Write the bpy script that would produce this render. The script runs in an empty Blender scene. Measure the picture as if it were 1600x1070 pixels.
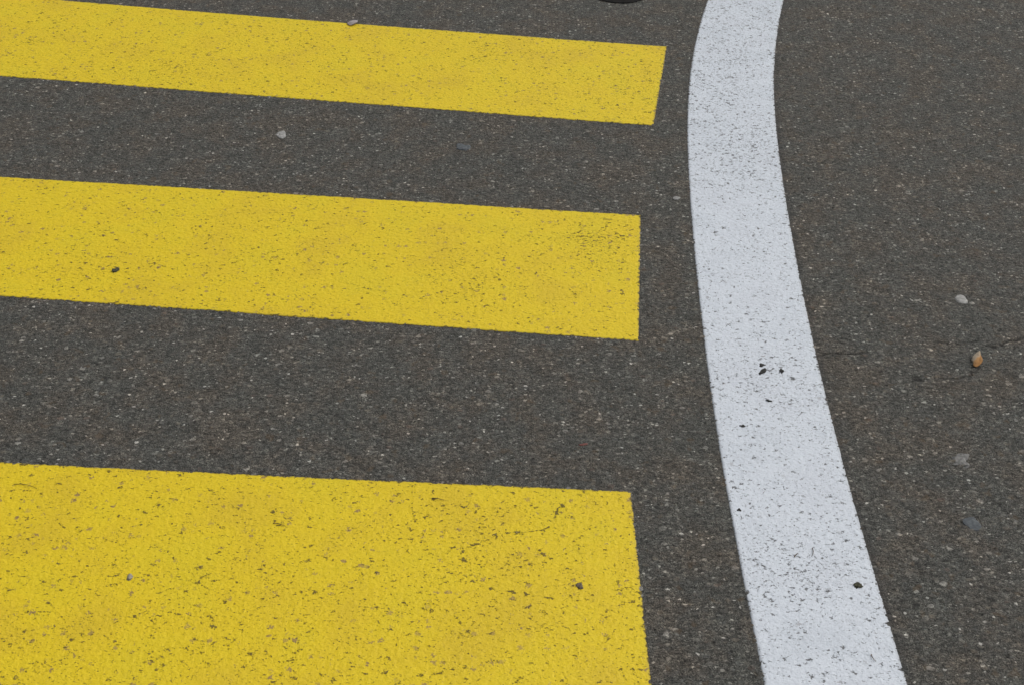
import bpy, bmesh, math, random
import numpy as np
from mathutils import Vector, noise as mnoise

# ---------------------------------------------------------------- camera, sky, sun, exposure
scene = bpy.context.scene
CAM_H = 1.75
LENS = 50.0
F = 1600 * LENS / 36.0                 # focal length in photo pixels
HORIZON = -1100.0                      # row of the horizon in photo pixels
TH = math.atan((535 - HORIZON) / F)    # camera pitch below the horizon

cam_data = bpy.data.cameras.new("camera")
cam = bpy.data.objects.new("camera", cam_data)
scene.collection.objects.link(cam)
cam_data.lens = LENS
cam_data.sensor_width = 36.0
cam_data.clip_start = 0.05
cam_data.clip_end = 2000
cam.location = (0, 0, CAM_H)
cam.rotation_euler = (math.pi / 2 - TH, 0, 0)
cam_data.dof.use_dof = True
cam_data.dof.focus_distance = 2.85
cam_data.dof.aperture_fstop = 18.0
scene.camera = cam

SUN_EL, SUN_AZ = math.radians(52), math.radians(62)   # azimuth clockwise from +Y: high, ahead and to the right
world = bpy.data.worlds.new("World")
scene.world = world
world.use_nodes = True
wn = world.node_tree
wn.nodes.clear()
sky = wn.nodes.new("ShaderNodeTexSky")
sky.sky_type = 'NISHITA'
sky.sun_disc = False
sky.sun_elevation = SUN_EL
sky.sun_rotation = SUN_AZ
sky.dust_density = 6.0
sky.air_density = 1.0
hs = wn.nodes.new("ShaderNodeHueSaturation")
hs.inputs["Saturation"].default_value = 0.32      # overcast: the blue is greyed by cloud
bg = wn.nodes.new("ShaderNodeBackground")
bg.inputs["Strength"].default_value = 0.10
wo = wn.nodes.new("ShaderNodeOutputWorld")
wn.links.new(sky.outputs[0], hs.inputs["Color"])
wn.links.new(hs.outputs[0], bg.inputs["Color"])
wn.links.new(bg.outputs[0], wo.inputs["Surface"])

sun_data = bpy.data.lights.new("sun", 'SUN')
sun_data.energy = 1.0
sun_data.angle = math.radians(16)
sun_data.color = (1.0, 0.965, 0.92)
sun = bpy.data.objects.new("sun", sun_data)
scene.collection.objects.link(sun)
d = Vector((math.sin(SUN_AZ) * math.cos(SUN_EL), math.cos(SUN_AZ) * math.cos(SUN_EL), math.sin(SUN_EL)))
sun.rotation_euler = d.to_track_quat('Z', 'Y').to_euler()
sun.location = (2, 3, 6)

scene.view_settings.view_transform = 'Standard'
scene.view_settings.look = 'None'
scene.view_settings.gamma = 1
scene.view_settings.exposure = 0.0


def gp(px, py):
    """photo pixel -> point on the ground plane"""
    u = py - HORIZON
    Y = CAM_H * F / (math.cos(TH) ** 2 * u) - CAM_H * math.tan(TH)
    X = (px - 800) * CAM_H / (math.cos(TH) * u)
    return (X, Y)


# ---------------------------------------------------------------- node helpers
class NT:
    def __init__(self, tree):
        self.t = tree

    def n(self, typ, **kw):
        nd = self.t.nodes.new(typ)
        for k, v in kw.items():
            setattr(nd, k, v)
        return nd

    def put(self, sock, v):
        if hasattr(v, "is_output"):
            self.t.links.new(v, sock)
        elif v is not None:
            sock.default_value = v

    def m(self, op, a, b=None, c=None, clamp=False):
        nd = self.n("ShaderNodeMath", operation=op, use_clamp=clamp)
        self.put(nd.inputs[0], a)
        if b is not None:
            self.put(nd.inputs[1], b)
        if c is not None:
            self.put(nd.inputs[2], c)
        return nd.outputs[0]

    def vm(self, op, a, b=None, s=None):
        nd = self.n("ShaderNodeVectorMath", operation=op)
        self.put(nd.inputs[0], a)
        if b is not None:
            self.put(nd.inputs[1], b)
        if s is not None:
            self.put(nd.inputs["Scale"], s)
        return nd.outputs[0]

    def noise(self, vec, scale, detail=2.0, rough=0.5, col=False, stretch=1):
        mp = self.n("ShaderNodeMapping")         # each layer turned its own way, so no lattice lines up
        self.rot = getattr(self, "rot", .4) + 1.13
        mp.inputs["Rotation"].default_value = (0, 0, self.rot)
        if stretch != 1:
            pre = self.vm('MULTIPLY', vec, (stretch, 1, 1))
            vec = pre
        self.put(mp.inputs["Vector"], vec)
        nd = self.n("ShaderNodeTexNoise", noise_dimensions='2D')
        self.put(nd.inputs["Vector"], mp.outputs[0])
        nd.inputs["Scale"].default_value = scale
        nd.inputs["Detail"].default_value = detail
        nd.inputs["Roughness"].default_value = rough
        return nd.outputs["Color" if col else "Fac"]

    def vor(self, vec, scale, rnd=1.0):
        nd = self.n("ShaderNodeTexVoronoi", voronoi_dimensions='2D', feature='F1')
        self.put(nd.inputs["Vector"], vec)
        nd.inputs["Scale"].default_value = scale
        nd.inputs["Randomness"].default_value = rnd
        sp = self.n("ShaderNodeSeparateColor")
        self.t.links.new(nd.outputs["Color"], sp.inputs[0])
        return nd.outputs["Distance"], sp.outputs[0], sp.outputs[1], sp.outputs[2]

    def ss(self, x, lo, hi, a=0.0, b=1.0):
        nd = self.n("ShaderNodeMapRange", interpolation_type='SMOOTHSTEP')
        self.put(nd.inputs["Value"], x)
        self.put(nd.inputs["From Min"], lo)
        self.put(nd.inputs["From Max"], hi)
        nd.inputs["To Min"].default_value = a
        nd.inputs["To Max"].default_value = b
        return nd.outputs["Result"]

    def ramp(self, x, stops, const=False):
        nd = self.n("ShaderNodeValToRGB")
        cr = nd.color_ramp
        cr.interpolation = 'CONSTANT' if const else 'LINEAR'
        while len(cr.elements) < len(stops):
            cr.elements.new(0.5)
        for e, (p, c) in zip(cr.elements, stops):
            e.position = p
            e.color = (*c, 1)
        self.put(nd.inputs[0], x)
        return nd.outputs[0]

    def mix(self, f, a, b, blend='MIX'):
        nd = self.n("ShaderNodeMix", data_type='RGBA', blend_type=blend)
        self.put(nd.inputs[0], f)
        for i, v in ((6, a), (7, b)):
            if isinstance(v, tuple):
                v = (*v, 1)
            self.put(nd.inputs[i], v)
        return nd.outputs[2]

    def attr(self, name):
        nd = self.n("ShaderNodeAttribute", attribute_type='GEOMETRY', attribute_name=name)
        return nd.outputs["Fac"]


# shared asphalt: colour and height (m) from ground x, y, used by the road and, softened, under the paint
grp = bpy.data.node_groups.new("asphalt_surface", 'ShaderNodeTree')
grp.interface.new_socket("Color", in_out='OUTPUT', socket_type='NodeSocketColor')
grp.interface.new_socket("Height", in_out='OUTPUT', socket_type='NodeSocketFloat')
g = NT(grp)
go = g.n("NodeGroupOutput")
pos = g.vm('MULTIPLY', g.n("ShaderNodeNewGeometry").outputs["Position"], (1, 1, 0))
wob = g.vm('SUBTRACT', g.noise(pos, 110, 3, .6, True), (.5, .5, .5))
P = g.vm('ADD', pos, g.vm('SCALE', wob, s=0.0075))
P = g.vm('MULTIPLY', P, (.74, 1, 0))
# fine mortar, contrast raised to paint tiny shadows into the colour
fine = g.noise(pos, 430, 3, .75)
fine2 = g.noise(pos, 120, 4, .65)
basec = g.ramp(fine, [(.34, (.008, .008, .0075)), (.5, (.055, .055, .050)), (.66, (.165, .163, .150))])
# sand grains about 2 mm
dC, rC, gC, bC = g.vor(g.vm('ADD', P, (7.3, 2.1, 0)), 300)
colC = g.ramp(rC, [(0, (.030, .029, .027)), (.30, (.052, .050, .046)), (.60, (.075, .072, .067)), (.82, (.12, .115, .108)), (.92, (.17, .165, .155))], True)
mC = g.m('MULTIPLY', g.ss(dC, .50, .32), g.ss(gC, .15, .25))
c = g.mix(g.m('MULTIPLY', mC, .65), basec, colC)
# chippings about 4 mm
dB, rB, gB, bB = g.vor(g.vm('ADD', P, (1.7, 9.4, 0)), 150)
colB = g.ramp(rB, [(0, (.036, .036, .033)), (.25, (.058, .055, .050)), (.45, (.090, .084, .075)), (.60, (.098, .101, .098)), (.72, (.145, .138, .123)), (.82, (.20, .195, .18)), (.90, (.29, .285, .265)), (.965, (.45, .44, .42))], True)
radB = g.m('MULTIPLY_ADD', gB, .30, .14)
mB = g.m('MULTIPLY', g.ss(dB, radB, g.m('SUBTRACT', radB, .10)), g.ss(bB, .30, .36))
c = g.mix(g.m('MULTIPLY', mB, .85), c, colB)
# aggregate about 8 mm
dA, rA, gA, bA = g.vor(g.vm('ADD', P, (4.9, 5.6, 0)), 82)
colA = g.ramp(rA, [(0, (.046, .045, .042)), (.30, (.070, .062, .053)), (.50, (.066, .071, .069)), (.66, (.105, .088, .066)), (.77, (.11, .075, .060)), (.80, (.15, .147, .137)), (.87, (.25, .245, .225)), (.945, (.40, .39, .365))], True)
stoneA = g.mix(.5, colA, g.mix(fine, (.03, .03, .028), (.16, .155, .145)))
radA = g.m('MULTIPLY_ADD', gA, .30, .14)
mA = g.m('MULTIPLY', g.ss(dA, radA, g.m('SUBTRACT', radA, .07)), g.ss(bA, .50, .54))
c = g.mix(g.m('MULTIPLY', mA, .80), c, stoneA)
# voids between the stones
pitn = g.noise(g.vm('ADD', pos, (3, 8, 0)), 105, 4, .65)
pit = g.ss(pitn, .62, .74)
c = g.mix(g.m('MULTIPLY', pit, .75), c, (.020, .019, .018))
# drifting tone: brownish dust and greener or greyer binder
big = g.noise(pos, 9, 4, .65)
mid = g.noise(g.vm('ADD', pos, (31, 4, 0)), 30, 4, .65)
tint = g.ramp(big, [(.38, (1.04, 1.07, 1.04)), (.5, (1.12, 1.10, 1.05)), (.62, (1.21, 1.11, 1.0))])
c = g.mix(1.0, c, tint, 'MULTIPLY')
tone = g.ramp(mid, [(.30, (.78, .78, .78)), (.5, (1, 1, 1)), (.70, (1.22, 1.215, 1.20))])
c = g.mix(1.0, c, tone, 'MULTIPLY')
# coarse aggregate clumps against open binder
cl1 = g.noise(g.vm('ADD', P, (6, 21, 0)), 125, 3, .7)
c = g.mix(1.0, c, g.ramp(cl1, [(.34, (.62, .62, .62)), (.5, (1, 1, 1)), (.66, (1.45, 1.44, 1.40))]), 'MULTIPLY')
# rusty and ochre stains round single stones
rs = g.noise(g.vm('ADD', pos, (12, 17, 0)), 34, 2, .5)
c = g.mix(g.ss(rs, .66, .78, 0, .38), c, (.115, .078, .042))
h = g.m('MULTIPLY', g.m('SUBTRACT', fine2, .5), .0036)
h = g.m('ADD', h, g.m('MULTIPLY', g.m('SUBTRACT', fine, .5), .0008))
h = g.m('ADD', h, g.m('MULTIPLY', mC, .0003))
h = g.m('ADD', h, g.m('MULTIPLY', mB, .0006))
h = g.m('ADD', h, g.m('MULTIPLY', mA, .0008))
h = g.m('SUBTRACT', h, g.m('MULTIPLY', pit, .0016))
g.put(go.inputs["Color"], c)
g.put(go.inputs["Height"], h)


def new_mat(name, both=True):
    mt = bpy.data.materials.new(name)
    mt.use_nodes = True
    mt.node_tree.nodes.clear()
    if both:
        mt.displacement_method = 'BOTH'
    k = NT(mt.node_tree)
    out = k.n("ShaderNodeOutputMaterial")
    bs = k.n("ShaderNodeBsdfPrincipled")
    mt.node_tree.links.new(bs.outputs[0], out.inputs["Surface"])
    return mt, k, out, bs


def set_disp(k, out, height):
    dn = k.n("ShaderNodeDisplacement")
    k.put(dn.inputs["Height"], height)
    dn.inputs["Midlevel"].default_value = 0
    dn.inputs["Scale"].default_value = 1
    k.t.links.new(dn.outputs[0], out.inputs["Displacement"])


ASPHALT_GAIN = 1.0
m_asphalt, k, out, bs = new_mat("asphalt")
gn = k.n("ShaderNodeGroup"); gn.node_tree = grp
cr = k.attr("crack")
lite = k.attr("edge_dark")
c = gn.outputs["Color"]
c = k.mix(k.m('MULTIPLY', lite, .55), c, (.030, .029, .030))
c = k.mix(k.m('MULTIPLY', cr, .9), c, (.012, .011, .010))
k.put(bs.inputs["Base Color"], c)
bs.inputs["Roughness"].default_value = .82
bs.inputs["Specular IOR Level"].default_value = .35
set_disp(k, out, k.m('SUBTRACT', gn.outputs["Height"], k.m('MULTIPLY', cr, .003)))


def paint_mat(name, cols, chip_col, scuff_col, dirt_col, chip_thr, big_thr, scuff_amt, seed, rough=.58, edge_chip=.20):
    mt, k, out, bs = new_mat(name)
    gn = k.n("ShaderNodeGroup"); gn.node_tree = grp
    pos = k.vm('MULTIPLY', k.n("ShaderNodeNewGeometry").outputs["Position"], (1, 1, 0))
    ps = k.vm('ADD', pos, (seed, seed * .7, 0))
    wear, edge, cr = k.attr("wear"), k.attr("edge"), k.attr("crack")
    clump = k.noise(ps, 22, 3, .6)
    sheet = k.noise(ps, 6, 3, .6)
    col = k.ramp(sheet, [(.30, cols[0]), (.5, cols[1]), (.7, cols[2])])
    # fine grain of road film lying in the paint's texture
    gr = k.noise(ps, 330, 3, .65)
    col = k.mix(k.ss(gr, .50, .80, 0, .30), col, dirt_col)
    grey = k.noise(k.vm('ADD', ps, (5, 1, 0)), 26, 4, .65)
    col = k.mix(k.ss(grey, .55, .80, 0, .20), col, dirt_col)
    # worn stone tips: voronoi tips seen through thinned paint
    wob = k.vm('SCALE', k.vm('SUBTRACT', k.noise(ps, 190, 2, .6, True), (.5, .5, .5)), s=.017)
    pw = k.vm('MULTIPLY', k.vm('ADD', ps, wob), (1, 1, 0))
    d1, r1, g1, b1 = k.vor(pw, 66)
    rad = k.m('ADD', k.m('MULTIPLY', k.m('POWER', g1, 1.8), .30), .05)
    tips = k.m('MULTIPLY', k.ss(d1, k.m('ADD', rad, .05), k.m('SUBTRACT', rad, .10)), k.ss(k.m('ADD', r1, k.m('MULTIPLY', clump, .30)), 1.10 - scuff_amt, 1.14 - scuff_amt))
    col = k.mix(k.m('MULTIPLY', tips, k.m('MULTIPLY_ADD', b1, .5, .35)), col, scuff_col)
    # small chips and pinholes, stretched sideways to draw in their shaded lips
    n1 = k.noise(k.vm('ADD', ps, (2, 6, 0)), 105, 4, .66, stretch=.7)
    drive = k.m('ADD', n1, k.m('MULTIPLY', k.m('SUBTRACT', clump, .5), .14))
    drive = k.m('ADD', drive, k.m('MULTIPLY', wear, .09))
    drive = k.m('ADD', drive, k.m('MULTIPLY', edge, edge_chip))
    drive = k.m('ADD', drive, k.m('MULTIPLY', cr, k.ss(n1, .36, .54, .05, .42)))
    chips = k.ss(drive, chip_thr, chip_thr + .055)
    n3 = k.noise(k.vm('ADD', ps, (9, 3, 0)), 230, 3, .62, stretch=.7)
    drive3 = k.m('ADD', n3, k.m('MULTIPLY', k.m('SUBTRACT', clump, .5), .16))
    drive3 = k.m('ADD', drive3, k.m('MULTIPLY', wear, .10))
    pin = k.ss(drive3, chip_thr + .005, chip_thr + .075, 0, .75)
    # rarer bigger chips
    d2, r2, g2, b2 = k.vor(k.vm('ADD', pw, (3.3, 1.2, 0)), 48)
    rad2 = k.m('MULTIPLY_ADD', g2, .20, .03)
    bigc = k.m('MULTIPLY', k.ss(d2, rad2, k.m('SUBTRACT', rad2, .07)), k.ss(k.m('ADD', r2, k.m('MULTIPLY', clump, .25)), big_thr, big_thr + .02))
    allc = k.m('MAXIMUM', k.m('MAXIMUM', chips, pin), bigc)
    under = k.mix(.28, chip_col, gn.outputs["Color"])
    col = k.mix(k.m('MULTIPLY', allc, .86), col, under)
    col = k.mix(k.m('MULTIPLY', edge, .45), col, under)
    k.put(bs.inputs["Base Color"], col)
    k.put(bs.inputs["Roughness"], k.m('MULTIPLY_ADD', allc, .25, rough))
    bs.inputs["Specular IOR Level"].default_value = .42
    lump = k.m('MULTIPLY', k.m('SUBTRACT', k.noise(ps, 95, 4, .6), .5), .0019)
    hh = k.m('ADD', k.m('MULTIPLY', gn.outputs["Height"], .24), lump)
    hh = k.m('SUBTRACT', hh, k.m('MULTIPLY', allc, .0012))
    hh = k.m('SUBTRACT', hh, k.m('MULTIPLY', cr, .0006))
    hh = k.m('MULTIPLY', hh, k.m('SUBTRACT', 1, k.m('MULTIPLY', edge, .97)))
    set_disp(k, out, hh)
    return mt


m_yellow = paint_mat("yellow_road_paint",
                     [(.675, .490, .012), (.725, .540, .007), (.70, .540, .008)],
                     (.080, .056, .008), (.235, .145, .080), (.46, .34, .02),
                     .653, 1.06, .22, 3.0)
m_white = paint_mat("white_road_paint",
                    [(.585, .635, .69), (.63, .68, .735), (.60, .645, .70)],
                    (.085, .085, .085), (.34, .35, .37), (.38, .40, .43),
                    .646, 1.08, .04, 21.0, edge_chip=.07)


# ---------------------------------------------------------------- tagging and mesh helpers
def tag(o, label=None, cat=None, group=None, kind=None):
    if label: o["label"] = label
    if cat: o["category"] = cat
    if group: o["group"] = group
    if kind: o["kind"] = kind
    return o


def grid_mesh(name, X, Y, Z, mat, attrs):
    """X, Y, Z: 2-D arrays (rows, cols)"""
    R, C = X.shape
    co = np.stack([X, Y, Z], -1).reshape(-1, 3).astype(np.float32)
    idx = np.arange(R * C).reshape(R, C)
    q = np.stack([idx[:-1, :-1], idx[:-1, 1:], idx[1:, 1:], idx[1:, :-1]], -1).reshape(-1, 4)
    me = bpy.data.meshes.new(name)
    me.vertices.add(len(co))
    me.vertices.foreach_set("co", co.ravel())
    me.loops.add(q.size)
    me.loops.foreach_set("vertex_index", q.ravel().astype(np.int32))
    me.polygons.add(len(q))
    me.polygons.foreach_set("loop_start", (np.arange(len(q)) * 4).astype(np.int32))
    me.update(calc_edges=True)
    me.polygons.foreach_set("use_smooth", np.ones(len(q), dtype=bool))
    for an, av in attrs.items():
        a = me.attributes.new(an, 'FLOAT', 'POINT')
        a.data.foreach_set("value", av.reshape(-1).astype(np.float32))
    me.materials.append(mat)
    o = bpy.data.objects.new(name, me)
    scene.collection.objects.link(o)
    return o


rng = np.random.default_rng(11)
random.seed(5)


def jitter1d(n, step_pts, amp):
    """smooth random 1-D noise with n samples, a knot every step_pts"""
    m = max(4, int(n / step_pts) + 3)
    kx = np.linspace(0, n - 1, m)
    return np.interp(np.arange(n), kx, rng.normal(0, amp, m))


# cracks: polylines in photo pixels, made into real grooves of the road (width in m, strength)
def wander(pts, amp):
    out = []
    for (a, b) in zip(pts[:-1], pts[1:]):
        L = math.hypot(b[0] - a[0], b[1] - a[1])
        n = max(2, int(L / .008))
        for i in range(n):
            t = i / n
            out.append((a[0] + (b[0] - a[0]) * t + random.gauss(0, amp), a[1] + (b[1] - a[1]) * t + random.gauss(0, amp)))
    out.append(pts[-1])
    return out


CRACKS = [
    ([(1272, 556), (1300, 551), (1330, 554), (1352, 550)], .0022, .9),
    ([(1455, 533), (1478, 537), (1500, 538), (1530, 532)], .0018, .7),
    ([(1540, 539), (1556, 543), (1572, 534), (1600, 529), (1640, 520)], .0028, 1.0),
    ([(1535, 572), (1516, 586), (1490, 592), (1470, 590)], .0024, .8),
    ([(1436, 586), (1428, 590), (1441, 594)], .005, .95),
    ([(700, 787), (723, 793), (735, 788)], .0016, .8),
    ([(678, 822), (700, 806), (716, 796)], .0013, .55),
    ([(884, 781), (868, 800), (868, 816), (850, 828), (810, 832), (780, 833), (745, 850), (722, 858), (724, 870), (730, 885), (718, 896), (745, 910), (765, 921), (800, 925), (835, 931), (865, 936)], .0015, .75),
    ([(640, 1056), (680, 1055), (712, 1046)], .0015, .6),
    ([(568, 852), (572, 868), (584, 878)], .0014, .5),
    ([(1105, 620), (1112, 632)], .002, .4),
]
cseg = []
for pl, w, s in CRACKS:
    q = wander([gp(*p) for p in pl], .0016)
    ph = random.random() * 9
    for i, (a, b) in enumerate(zip(q[:-1], q[1:])):
        ww = w * (.45 + .9 * abs(math.sin(i * .9 + ph)))
        cseg.append((a, b, ww, s * (.45 + .55 * random.random())))


def crack_field(X, Y):
    out = np.zeros(X.shape, dtype=np.float32)
    x, y = X.ravel(), Y.ravel()
    o = out.ravel()
    # coarse bins keep this quick: only vertices near each segment are looked at
    order = np.argsort(y, kind='stable')
    ys = y[order]
    for a, b, w, s in cseg:
        pad = w * 2.5
        lo, hi = np.searchsorted(ys, min(a[1], b[1]) - pad), np.searchsorted(ys, max(a[1], b[1]) + pad)
        ii = order[lo:hi]
        ii = ii[(x[ii] > min(a[0], b[0]) - pad) & (x[ii] < max(a[0], b[0]) + pad)]
        if not len(ii):
            continue
        px, py = x[ii] - a[0], y[ii] - a[1]
        dx, dy = b[0] - a[0], b[1] - a[1]
        t = np.clip((px * dx + py * dy) / (dx * dx + dy * dy + 1e-12), 0, 1)
        dd = np.hypot(px - t * dx, py - t * dy)
        v = s * np.clip(1.5 - dd / w, 0, 1)
        o[ii] = np.maximum(o[ii], v)
    return o.reshape(X.shape)


def blob_field(X, Y, blobs):
    out = np.zeros(X.shape)
    for (px, py, r, s) in blobs:
        cx, cy = gp(px, py)
        out += s * np.exp(-((X - cx) ** 2 + (Y - cy) ** 2) / (r * r))
    return out


# ---------------------------------------------------------------- edges of the white line (ground x as a function of y)
LEFT = [(1106, 0), (1095, 36), (1083, 81), (1078, 121), (1076, 156), (1074, 207), (1074, 249), (1077, 294), (1082, 345), (1086, 412), (1095, 488), (1104, 557), (1112, 627), (1126, 710), (1136, 769), (1148.5, 838), (1161, 907), (1176, 976), (1194.5, 1070)]
RIGHT = [(1224.5, 0), (1216, 45), (1211, 80), (1209, 114), (1211, 156), (1212, 194), (1216, 228), (1221, 276), (1236, 360), (1242, 391), (1254, 454), (1264, 502), (1275, 557), (1288.5, 609), (1302, 668), (1314.5, 710), (1326.5, 759), (1344, 821), (1358, 862), (1371, 914), (1383.5, 952), (1399, 1011), (1418, 1070)]


def edge_fn(pts):
    g_ = np.array([gp(*p) for p in pts])
    c_ = np.polyfit(g_[:, 1] - 2.8, g_[:, 0], 6)
    lo, hi = g_[:, 1].min(), g_[:, 1].max()
    dc = np.polyder(c_)
    ddc = np.polyder(np.polyfit(g_[:, 1] - 2.8, g_[:, 0], 3), 2)

    def f(y):
        yc = np.clip(y, lo, hi)
        e = y - yc
        return np.polyval(c_, yc - 2.8) + np.polyval(dc, yc - 2.8) * e + .5 * np.polyval(ddc, yc - 2.8) * e * e
    return f


fl, fr = edge_fn(LEFT), edge_fn(RIGHT)

XL = -2.45
BANDS = [
    ([(93, 0), (207, 11.4), (346, 22.5), (550, 36.2), (776.5, 54.6), (1042, 73.6)],
     [(0, 120), (276.5, 140), (525, 160.5), (811, 181.5), (1021, 197)]),
    ([(0, 277), (276.5, 293), (550, 309.4), (1001, 337)],
     [(0, 463.5), (276.5, 482), (500, 498.6), (776.5, 517.7), (998, 533)]),
    ([(0, 722), (276.5, 734.6), (525, 747.6), (985.7, 767.4)],
     [(0, 1090), (1024, 1130)]),
]


def poly_edge(pts, x_end_left, n):
    """edge given in photo pixels from left to right, carried on to x_end_left on the ground"""
    g_ = np.array([gp(*p) for p in pts])
    c_ = np.polyfit(g_[:, 0], g_[:, 1], 1 if len(pts) < 3 else 2)
    d_ = np.polyder(c_)
    xs = np.linspace(x_end_left, g_[-1, 0], n)
    xc = np.maximum(xs, g_[0, 0])
    ys = np.polyval(c_, xc) + np.polyval(d_, xc) * (xs - xc)
    return np.stack([xs, ys], 1)


def road_z(X, Y):
    """the road is pressed 1.6 mm lower where paint fills its texture"""
    m = .004
    z = np.zeros_like(X)
    ins = (X > fl(Y) + m) & (X < fr(Y) - m) & (Y > .92) & (Y < 4.95)
    z[ins] = -.0016
    for tp, bt in BANDS:
        T_, B_ = poly_edge(tp, XL, 300), poly_edge(bt, XL, 300)
        yt, yb = np.interp(X, T_[:, 0], T_[:, 1]), np.interp(X, B_[:, 0], B_[:, 1])
        t = np.clip((Y - B_[-1, 1]) / (T_[-1, 1] - B_[-1, 1]), 0, 1)
        xe = B_[-1, 0] + (T_[-1, 0] - B_[-1, 0]) * t
        ins = (X > XL + m) & (X < xe - m) & (Y < yt - m) & (Y > yb + m)
        z[ins] = -.0016
    return z


# ---------------------------------------------------------------- the road: one sheet, fine where the camera looks, out to the horizon
STEP = .003


def axis(lo, hi, far):
    fine_ = np.arange(lo, hi, STEP)
    grow = []
    s, p = STEP, 0.0
    while p < far:
        s *= 1.22
        p += s
        grow.append(p)
    grow = np.array(grow)
    return np.concatenate([lo - grow[::-1], fine_, fine_[-1] + grow])


ax, ay = axis(-2.05, 2.05, 400), axis(1.25, 4.45, 400)
GX, GY = np.meshgrid(ax, ay)
crack = crack_field(GX, GY)
# darker band hugging the right edge of the white line, thinner on its left
dr = GX - fr(GY)
dl = fl(GY) - GX
edge_band = np.clip(1 - np.abs(dr - .004) / .014, 0, 1) * ((GY > .8) & (GY < 5)) * .8
edge_band = np.maximum(edge_band, np.clip(1 - np.abs(dl - .002) / .008, 0, 1) * ((GY > .8) & (GY < 5)) * .35)
road = grid_mesh("road", GX, GY, road_z(GX, GY), m_asphalt, {"crack": crack, "edge_dark": edge_band})
tag(road, kind="structure")
road["label"] = "dark grey asphalt road with fine exposed chippings"

# ---------------------------------------------------------------- road markings
PAINT_Z = .0011


def marking(name, P00, P10, P01, P11, mat, top=None, wear_blobs=(), base_wear=0.0, amp=.0006):
    """P..(s) callables or edge arrays; builds a dense sheet with a rough outline and thickness.
    rows run along the long side (s), columns across (t)"""
    S, T = P00
    A, B = P10, P01            # arrays (S,2): the two long edges
    n = len(A)
    w = T
    t = np.linspace(0, 1, w)
    ja = jitter1d(n, 1.2, amp) + jitter1d(n, 7, amp * .8) + jitter1d(n, 60, amp * .8)
    jb = jitter1d(n, 1.2, amp) + jitter1d(n, 7, amp * .8) + jitter1d(n, 60, amp * .8)
    width = np.linalg.norm(B - A, axis=1)
    X = A[:, None, 0] * (1 - t) + B[:, None, 0] * t
    Y = A[:, None, 1] * (1 - t) + B[:, None, 1] * t
    nx, ny = (B - A)[:, 0] / width, (B - A)[:, 1] / width
    # jitter fades over the outer 8 mm
    fa = np.clip(1 - (t[None, :] * width[:, None]) / .008, 0, 1)
    fb = np.clip(1 - ((1 - t)[None, :] * width[:, None]) / .008, 0, 1)
    off = -ja[:, None] * fa + jb[:, None] * fb
    X = X + nx[:, None] * off
    Y = Y + ny[:, None] * off
    # ends
    along = np.zeros((n, 2)); along[1:-1] = (A[2:] - A[:-2]); along[0] = A[1] - A[0]; along[-1] = A[-1] - A[-2]
    along /= np.linalg.norm(along, axis=1)[:, None]
    ln = np.concatenate([[0], np.cumsum(np.linalg.norm(np.diff(A, axis=0), axis=1))])
    je = jitter1d(w, 1.2, amp * .4) + jitter1d(w, 9, amp * .4)
    fe = np.clip(1 - (ln[-1] - ln) / .008, 0, 1)
    X = X + along[:, 0:1] * fe[:, None] * je[None, :]
    Y = Y + along[:, 1:2] * fe[:, None] * je[None, :]
    # distance to the border in m
    db = np.minimum(np.minimum(t[None, :] * width[:, None], (1 - t)[None, :] * width[:, None]), np.minimum(ln, ln[-1] - ln)[:, None])
    edge = np.clip(1 - db / .006, 0, 1) ** 1.5
    Z = np.full(X.shape, PAINT_Z) - .0007 * np.clip(1 - db / .004, 0, 1)
    wear = base_wear + blob_field(X, Y, wear_blobs)
    cf = crack_field(X, Y)
    # skirt: outer ring dropped below the road surface gives the film its thickness
    pad = lambda a, v=None: np.pad(a, 1, mode='edge')
    X, Y, Z, edge, wear, cf = map(pad, (X, Y, Z, edge, wear, cf))
    Z[0, :] = Z[-1, :] = -.003
    Z[:, 0] = Z[:, -1] = -.003
    return grid_mesh(name, X, Y, Z, mat, {"edge": edge, "wear": wear, "crack": cf})


bands = [
    ("yellow crossing stripe farthest up the photo, nearest the round iron cover",
     [(1000, 130, .10, .25), (770, 80, .08, .35), (470, 60, .07, .3), (250, 110, .15, .25), (60, 60, .1, .15)], .10),
    ("middle yellow crossing stripe, between the two other yellow stripes",
     [(930, 380, .10, .6), (730, 440, .10, .35), (150, 420, .10, .3), (400, 380, .2, .15)], .0),
    ("nearest and largest yellow crossing stripe, with fine cracks near its corner",
     [(60, 1000, .12, .15), (1000, 950, .04, .3), (330, 930, .15, .15), (450, 1060, .1, .1), (740, 850, .14, .2)], .05),
]
for (tp, bt), (lab, wb, bw) in zip(BANDS, bands):
    n = int((gp(*tp[-1])[0] - XL) / .0028)
    A = poly_edge(bt, XL, n)
    B = poly_edge(tp, XL, n)
    o = marking("crossing_stripe", (n, 185), A, B, None, m_yellow, wear_blobs=wb, base_wear=bw)
    tag(o, lab, "road marking", "yellow stripes of the pedestrian crossing")

ys = np.arange(.9, 5.0, .0028)
A = np.stack([fl(ys), ys], 1)
B = np.stack([fr(ys), ys], 1)
o = marking("lane_line", (len(ys), 80), A, B, None, m_white,
            wear_blobs=[(1140, 90, .12, .45), (1150, 200, .22, .38), (1160, 260, .15, .35), (1110, 140, .10, .4), (1180, 380, .10, .15), (1210, 600, .12, .3), (1210, 880, .10, .3), (1290, 900, .08, .2), (1150, 20, .25, .45)],
            base_wear=.05, amp=.0002)
tag(o, "curved white painted line bending past the ends of the yellow stripes", "road marking")


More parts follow.
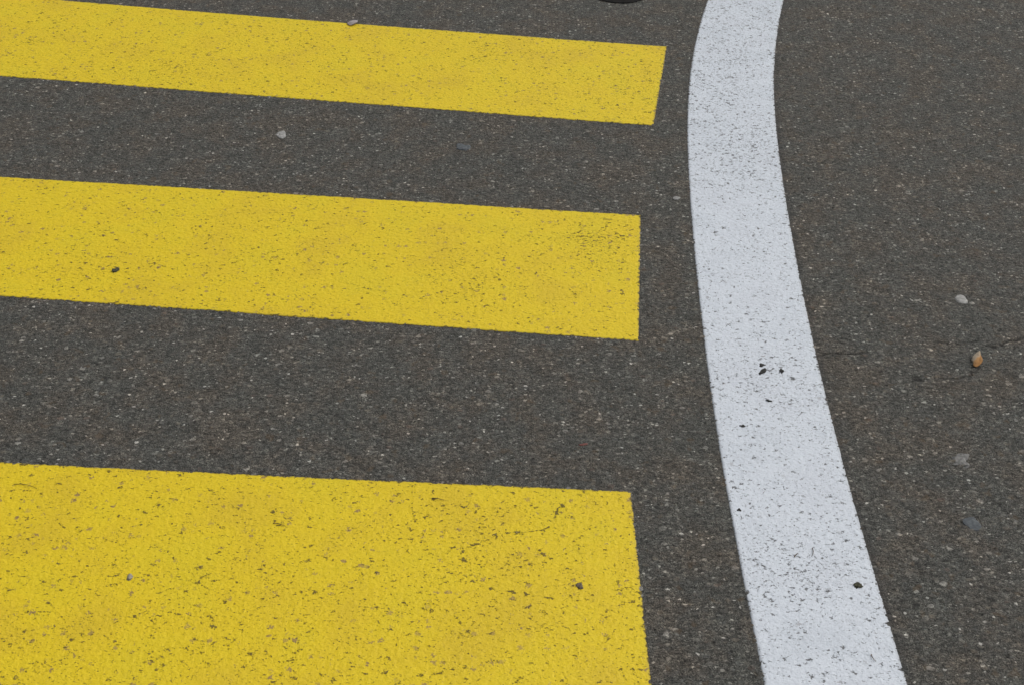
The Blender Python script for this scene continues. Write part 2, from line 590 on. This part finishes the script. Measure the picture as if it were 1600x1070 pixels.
# ---------------------------------------------------------------- round iron valve cover at the top of the photo
def simple_mat(name, c1, c2, scale, rough=.8, c3=None, bump=.0004, metal=0):
    mt, k, out, bs = new_mat(name, False)
    tc = k.n("ShaderNodeTexCoord").outputs["Object"]
    nd = k.n("ShaderNodeTexNoise"); nd.inputs["Scale"].default_value = scale; nd.inputs["Detail"].default_value = 4
    k.put(nd.inputs["Vector"], tc)
    stops = [(.38, c1), (.6, c2)] + ([(.72, c3)] if c3 else [])
    k.put(bs.inputs["Base Color"], k.ramp(nd.outputs["Fac"], stops))
    bs.inputs["Roughness"].default_value = rough
    bs.inputs["Metallic"].default_value = metal
    bm_ = k.n("ShaderNodeBump"); bm_.inputs["Distance"].default_value = bump
    k.put(bm_.inputs["Height"], nd.outputs["Fac"])
    k.put(bs.inputs["Normal"], bm_.outputs[0])
    return mt


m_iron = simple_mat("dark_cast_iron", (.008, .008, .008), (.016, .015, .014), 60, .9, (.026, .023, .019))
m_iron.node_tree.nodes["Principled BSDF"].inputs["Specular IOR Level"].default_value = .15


def lathe(name, prof, seg, mat, parent=None):
    bm = bmesh.new()
    rings = []
    for r, z in prof:
        if r == 0:
            rings.append([bm.verts.new((0, 0, z))])
        else:
            rings.append([bm.verts.new((r * math.cos(2 * math.pi * i / seg), r * math.sin(2 * math.pi * i / seg), z)) for i in range(seg)])
    for a, b in zip(rings[:-1], rings[1:]):
        for i in range(seg):
            j = (i + 1) % seg
            va = [a[i], a[j]] if len(a) > 1 else [a[0]]
            vb = [b[j], b[i]] if len(b) > 1 else [b[0]]
            bm.faces.new(va + vb)
    bmesh.ops.recalc_face_normals(bm, faces=bm.faces)
    me = bpy.data.meshes.new(name)
    bm.to_mesh(me); bm.free()
    me.materials.append(mat)
    o = bpy.data.objects.new(name, me)
    scene.collection.objects.link(o)
    o.parent = parent
    return o


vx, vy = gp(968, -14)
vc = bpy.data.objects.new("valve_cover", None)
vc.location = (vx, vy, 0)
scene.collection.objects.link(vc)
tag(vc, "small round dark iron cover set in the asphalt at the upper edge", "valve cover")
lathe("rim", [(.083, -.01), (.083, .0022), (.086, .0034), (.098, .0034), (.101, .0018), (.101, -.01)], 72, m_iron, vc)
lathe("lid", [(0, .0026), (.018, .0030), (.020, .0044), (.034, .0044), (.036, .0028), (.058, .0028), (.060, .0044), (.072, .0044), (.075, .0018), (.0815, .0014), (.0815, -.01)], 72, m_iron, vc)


# ---------------------------------------------------------------- small loose things
def chip(name, px, py, size, mat, label, cat, seed, rot=0.0, z=0.0, group=None, sub=3, rough=.35, cut=None, tilt=(0, 0)):
    """irregular stone or crumb: an icosphere squared off by noise"""
    bm = bmesh.new()
    bmesh.ops.create_icosphere(bm, subdivisions=sub, radius=1)
    off = Vector((seed * 3.1, seed * 1.7, seed * .9))
    for v in bm.verts:
        p = v.co.copy()
        f = 1 + rough * mnoise.noise(p * 1.1 + off) + rough * .35 * mnoise.noise(p * 2.9 + off) + rough * .12 * mnoise.noise(p * 7 + off)
        v.co = Vector((p.x * f * size[0] / 2, p.y * f * size[1] / 2, p.z * f * size[2] / 2))
    if cut:
        for v in bm.verts:
            cut(v)
    me = bpy.data.meshes.new(name)
    bm.to_mesh(me); bm.free()
    me.polygons.foreach_set("use_smooth", [True] * len(me.polygons))
    me.materials.append(mat)
    o = bpy.data.objects.new(name, me)
    x, y = gp(px, py)
    o.rotation_euler = (tilt[0], tilt[1], rot)
    zmin = min(v.co.z for v in me.vertices)
    o.location = (x, y, z + size[2] * .42)
    scene.collection.objects.link(o)
    tag(o, label, cat, group)
    return o


m_pale = simple_mat("pale_stone", (.22, .22, .21), (.33, .33, .315), 120, .85, (.42, .42, .40))
m_grey = simple_mat("dusty_grey_stone", (.11, .11, .105), (.20, .20, .19), 160, .9, (.27, .27, .26))
m_blue = simple_mat("bluish_stone", (.065, .075, .083), (.10, .112, .12), 160, .9, (.14, .15, .155))
m_brown = simple_mat("brownish_crumb", (.07, .055, .035), (.15, .12, .08), 260, .9)
m_beige = simple_mat("beige_stone", (.24, .22, .16), (.33, .30, .23), 200, .9)
m_crumb = simple_mat("black_bitumen_crumb", (.010, .010, .009), (.024, .024, .020), 400, .8)
m_paper = simple_mat("white_scrap", (.58, .54, .56), (.66, .62, .64), 90, .8)
m_red = simple_mat("red_sliver", (.12, .035, .028), (.17, .06, .045), 200, .7)
m_twig = simple_mat("dry_twig", (.055, .035, .018), (.12, .08, .04), 200, .8)
m_moss = simple_mat("olive_crumb", (.022, .022, .014), (.07, .07, .04), 300, .9)

# tan and orange pebble with a grey face and a dark notch at its tip
mt, k, out, bs = new_mat("tan_orange_stone", False)
tc = k.n("ShaderNodeTexCoord").outputs["Object"]
sx = k.n("ShaderNodeSeparateXYZ"); k.put(sx.inputs[0], tc)
nz = k.n("ShaderNodeTexNoise"); nz.inputs["Scale"].default_value = 160; nz.inputs["Detail"].default_value = 4; k.put(nz.inputs["Vector"], tc)
s1 = k.m('ADD', k.m('MULTIPLY', sx.outputs[1], 34), k.m('MULTIPLY', k.m('SUBTRACT', nz.outputs["Fac"], .5), 1.6))
s1 = k.m('SUBTRACT', s1, k.m('MULTIPLY', sx.outputs[0], 130))
cc = k.ramp(k.ss(s1, -.9, .9), [(0, (.32, .17, .065)), (.35, (.38, .22, .10)), (.48, (.36, .28, .19)), (.9, (.31, .265, .20))])
k.put(bs.inputs["Base Color"], k.mix(k.ss(nz.outputs["Fac"], .55, .7, 0, .45), cc, (.20, .11, .05)))
bs.inputs["Roughness"].default_value = .6
bs.inputs['Roughness'].default_value = .9
bs.inputs['Specular IOR Level'].default_value = .15
m_husk = mt


def husk_cut(v):
    # teardrop: narrow at +y, full at -y, a groove down the upper face
    t = v.co.y / .021
    s = 1 - .42 * max(0, t + .15)
    v.co.x *= s
    v.co.z *= (1 - .20 * max(0, t))
    if v.co.z > 0:
        v.co.z -= .0030 * math.exp(-((v.co.x - .0045) / .0016) ** 2) * (1 if t > -.4 else .3)


px0 = chip("pebble", 1526, 563, (.023, .054, .010), m_husk, "tan and orange teardrop pebble lying on the asphalt right of the white line", "pebble", 3.3, rot=-.42, rough=.30, sub=4, cut=husk_cut)
chip("pebble", 1501, 468, (.028, .032, .0028), m_pale, "flat pale grey pebble sunk in the asphalt above the tan and orange one", "pebble", 8.2, rot=-.5, z=-.0010, rough=.45)
chip("pebble", 1500, 719, (.038, .034, .0026), m_grey, "flat dusty grey pebble flush in the asphalt below the tan and orange one", "pebble", 2.4, rot=.5, z=-.0010, rough=.75)
chip("pebble", 439, 212, (.024, .034, .0022), m_pale, "pale pebble in the dark gap between the upper and middle yellow stripes", "pebble", 5.1, rot=.3, z=-.0004, rough=.7)
chip("pebble", 723, 231, (.034, .040, .0026), m_blue, "bluish grey pebble sunk in the asphalt between the upper and middle yellow stripes", "pebble", 6.7, rot=.2, z=-.0010, rough=.5)
chip("pebble", 1520, 818, (.028, .034, .0024), m_blue, "dull bluish pebble sunk in the asphalt in the lower right", "pebble", 9.6, rot=1.2, z=-.0008, rough=.6)
chip("pebble", 1057, 311, (.018, .016, .0034), m_pale, "tiny pale pebble just left of the white line beside the middle stripe", "pebble", 1.6, rot=.1, z=-.0004, rough=.4)
chip("pebble", 203, 902, (.010, .014, .003), m_beige, "tiny pale grey pebble on the left of the nearest yellow stripe", "pebble", 7.6, z=.0010, rough=.6)
chip("crumb", 906, 916, (.010, .014, .0022), m_brown, "greyish brown crumb on the right side of the nearest yellow stripe", "crumb", 4.2, rot=.8, z=.0008, rough=.9)


def husk_paper():
    # curled scrap: a thin bent shell
    bm = bmesh.new()
    nu, nv = 16, 6
    rows = []
    for i in range(nu + 1):
        u = i / nu
        row = []
        for j in range(nv + 1):
            v = j / nv - .5
            wv = .030 * (math.sin(math.pi * min(1, .12 + u * .95)) ** .6) * (1 + .15 * math.sin(u * 9))
            x = (u - .5) * .036
            y = v * wv + .014 * (u - .35) ** 2 * 6 * .4 + .004 * math.sin(u * 5)
            z = .0015 + .006 * math.sin(u * 2.6) * (1 - .4 * abs(v)) + .0012 * math.sin(v * 9 + u * 7)
            row.append(bm.verts.new((x, y, z)))
        rows.append(row)
    for a, b in zip(rows[:-1], rows[1:]):
        for j in range(nv):
            bm.faces.new((a[j], b[j], b[j + 1], a[j + 1]))
    bmesh.ops.solidify(bm, geom=list(bm.faces), thickness=.0012)
    me = bpy.data.meshes.new("paper_scrap")
    bm.to_mesh(me); bm.free()
    me.polygons.foreach_set("use_smooth", [True] * len(me.polygons))
    me.materials.append(m_paper)
    o = bpy.data.objects.new("paper_scrap", me)
    x, y = gp(553, 39)
    o.location = (x, y, .0015)
    o.rotation_euler = (0, 0, .55)
    scene.collection.objects.link(o)
    tag(o, "small whitish scrap curled on the far edge of the upper yellow stripe", "scrap")


husk_paper()

crumbs = [
    (1190, 571, (.012, .009, .0018), m_crumb, "rounded black crumb on the white line, upper one of the close pair"),
    (1192, 581, (.019, .009, .002), m_crumb, "pointed black crumb on the white line, lower one of the close pair"),
    (1221, 580, (.014, .008, .002), m_crumb, "thin dark crumb on the white line, just right of the close black pair"),
    (1202, 627, (.012, .008, .002), m_crumb, "black crumb on the white line, first one below the close black pair"),
    (1160, 666, (.008, .007, .0015), m_crumb, "black crumb near the left edge of the white line at the line's middle"),
    (1340, 915, (.015, .012, .003), m_moss, "olive black crumb near the right edge of the white line, low in the photo"),
    (180, 424, (.014, .014, .003), m_moss, "dark olive crumb on the left part of the middle yellow stripe"),
    (1155, 703 + 94, (.006, .006, .0015), m_crumb, "tiny black crumb at the left edge of the white line, low in the photo"),
]
for i, (x, y, s, mt, lab) in enumerate(crumbs):
    chip("crumb", x, y, s, mt, lab, "crumb", 11.3 + i * 2.7, rot=i * .8, z=.0008, rough=1.15)
chip("sliver", 912, 694, (.018, .006, .002), m_red, "dull red sliver on the asphalt between the middle and nearest yellow stripes", "sliver", 31.0, rot=.25, z=0, rough=.5)


def twig(px1, py1, px2, py2, z, r, lab, bend=.0):
    a, b = Vector((*gp(px1, py1), z + r)), Vector((*gp(px2, py2), z + r))
    cxy = (a + b) / 2
    L = (b - a).length
    dirv = (b - a).normalized()
    side = Vector((-dirv.y, dirv.x, 0))
    bm = bmesh.new()
    N, K = 9, 6
    rings = []
    for i in range(N + 1):
        t = i / N
        p = a + (b - a) * t + side * (bend * L * math.sin(math.pi * t)) + Vector((0, 0, .0010 * math.sin(math.pi * t))) - cxy
        rr = r * (1 - .45 * t) * (1 + .2 * math.sin(i * 2.3))
        rings.append([bm.verts.new(p + side * rr * math.cos(2 * math.pi * q / K) + Vector((0, 0, rr * math.sin(2 * math.pi * q / K)))) for q in range(K)])
    for p, q in zip(rings[:-1], rings[1:]):
        for i in range(K):
            j = (i + 1) % K
            bm.faces.new((p[i], p[j], q[j], q[i]))
    bm.faces.new(rings[0]); bm.faces.new(rings[-1])
    bmesh.ops.recalc_face_normals(bm, faces=bm.faces)
    me = bpy.data.meshes.new("twig")
    bm.to_mesh(me); bm.free()
    me.materials.append(m_twig)
    o = bpy.data.objects.new("twig", me)
    o.location = cxy
    scene.collection.objects.link(o)
    tag(o, lab, "twig")


twig(675, 779, 694, 782, .0016, .0008, "thin brown twig near the far edge of the nearest yellow stripe")
twig(427, 818, 445, 822.5, .0016, .0008, "short brown twig on the nearest yellow stripe, left of the other twig", .04)
twig(22, 757, 58, 764, .0016, .0006, "long hair-thin twig at the far left of the nearest yellow stripe", .08)
twig(1269, 857, 1268, 870, .0016, .0007, "tiny upright-looking stalk in the middle of the white line", .1)
twig(1361, 1023, 1368, 1034, .0016, .0009, "curved brown stalk low on the white line", -.12)
twig(1241, 871, 1246, 865, .0016, .0010, "stubby tan stalk on the white line, left of the thin stalk", .0)
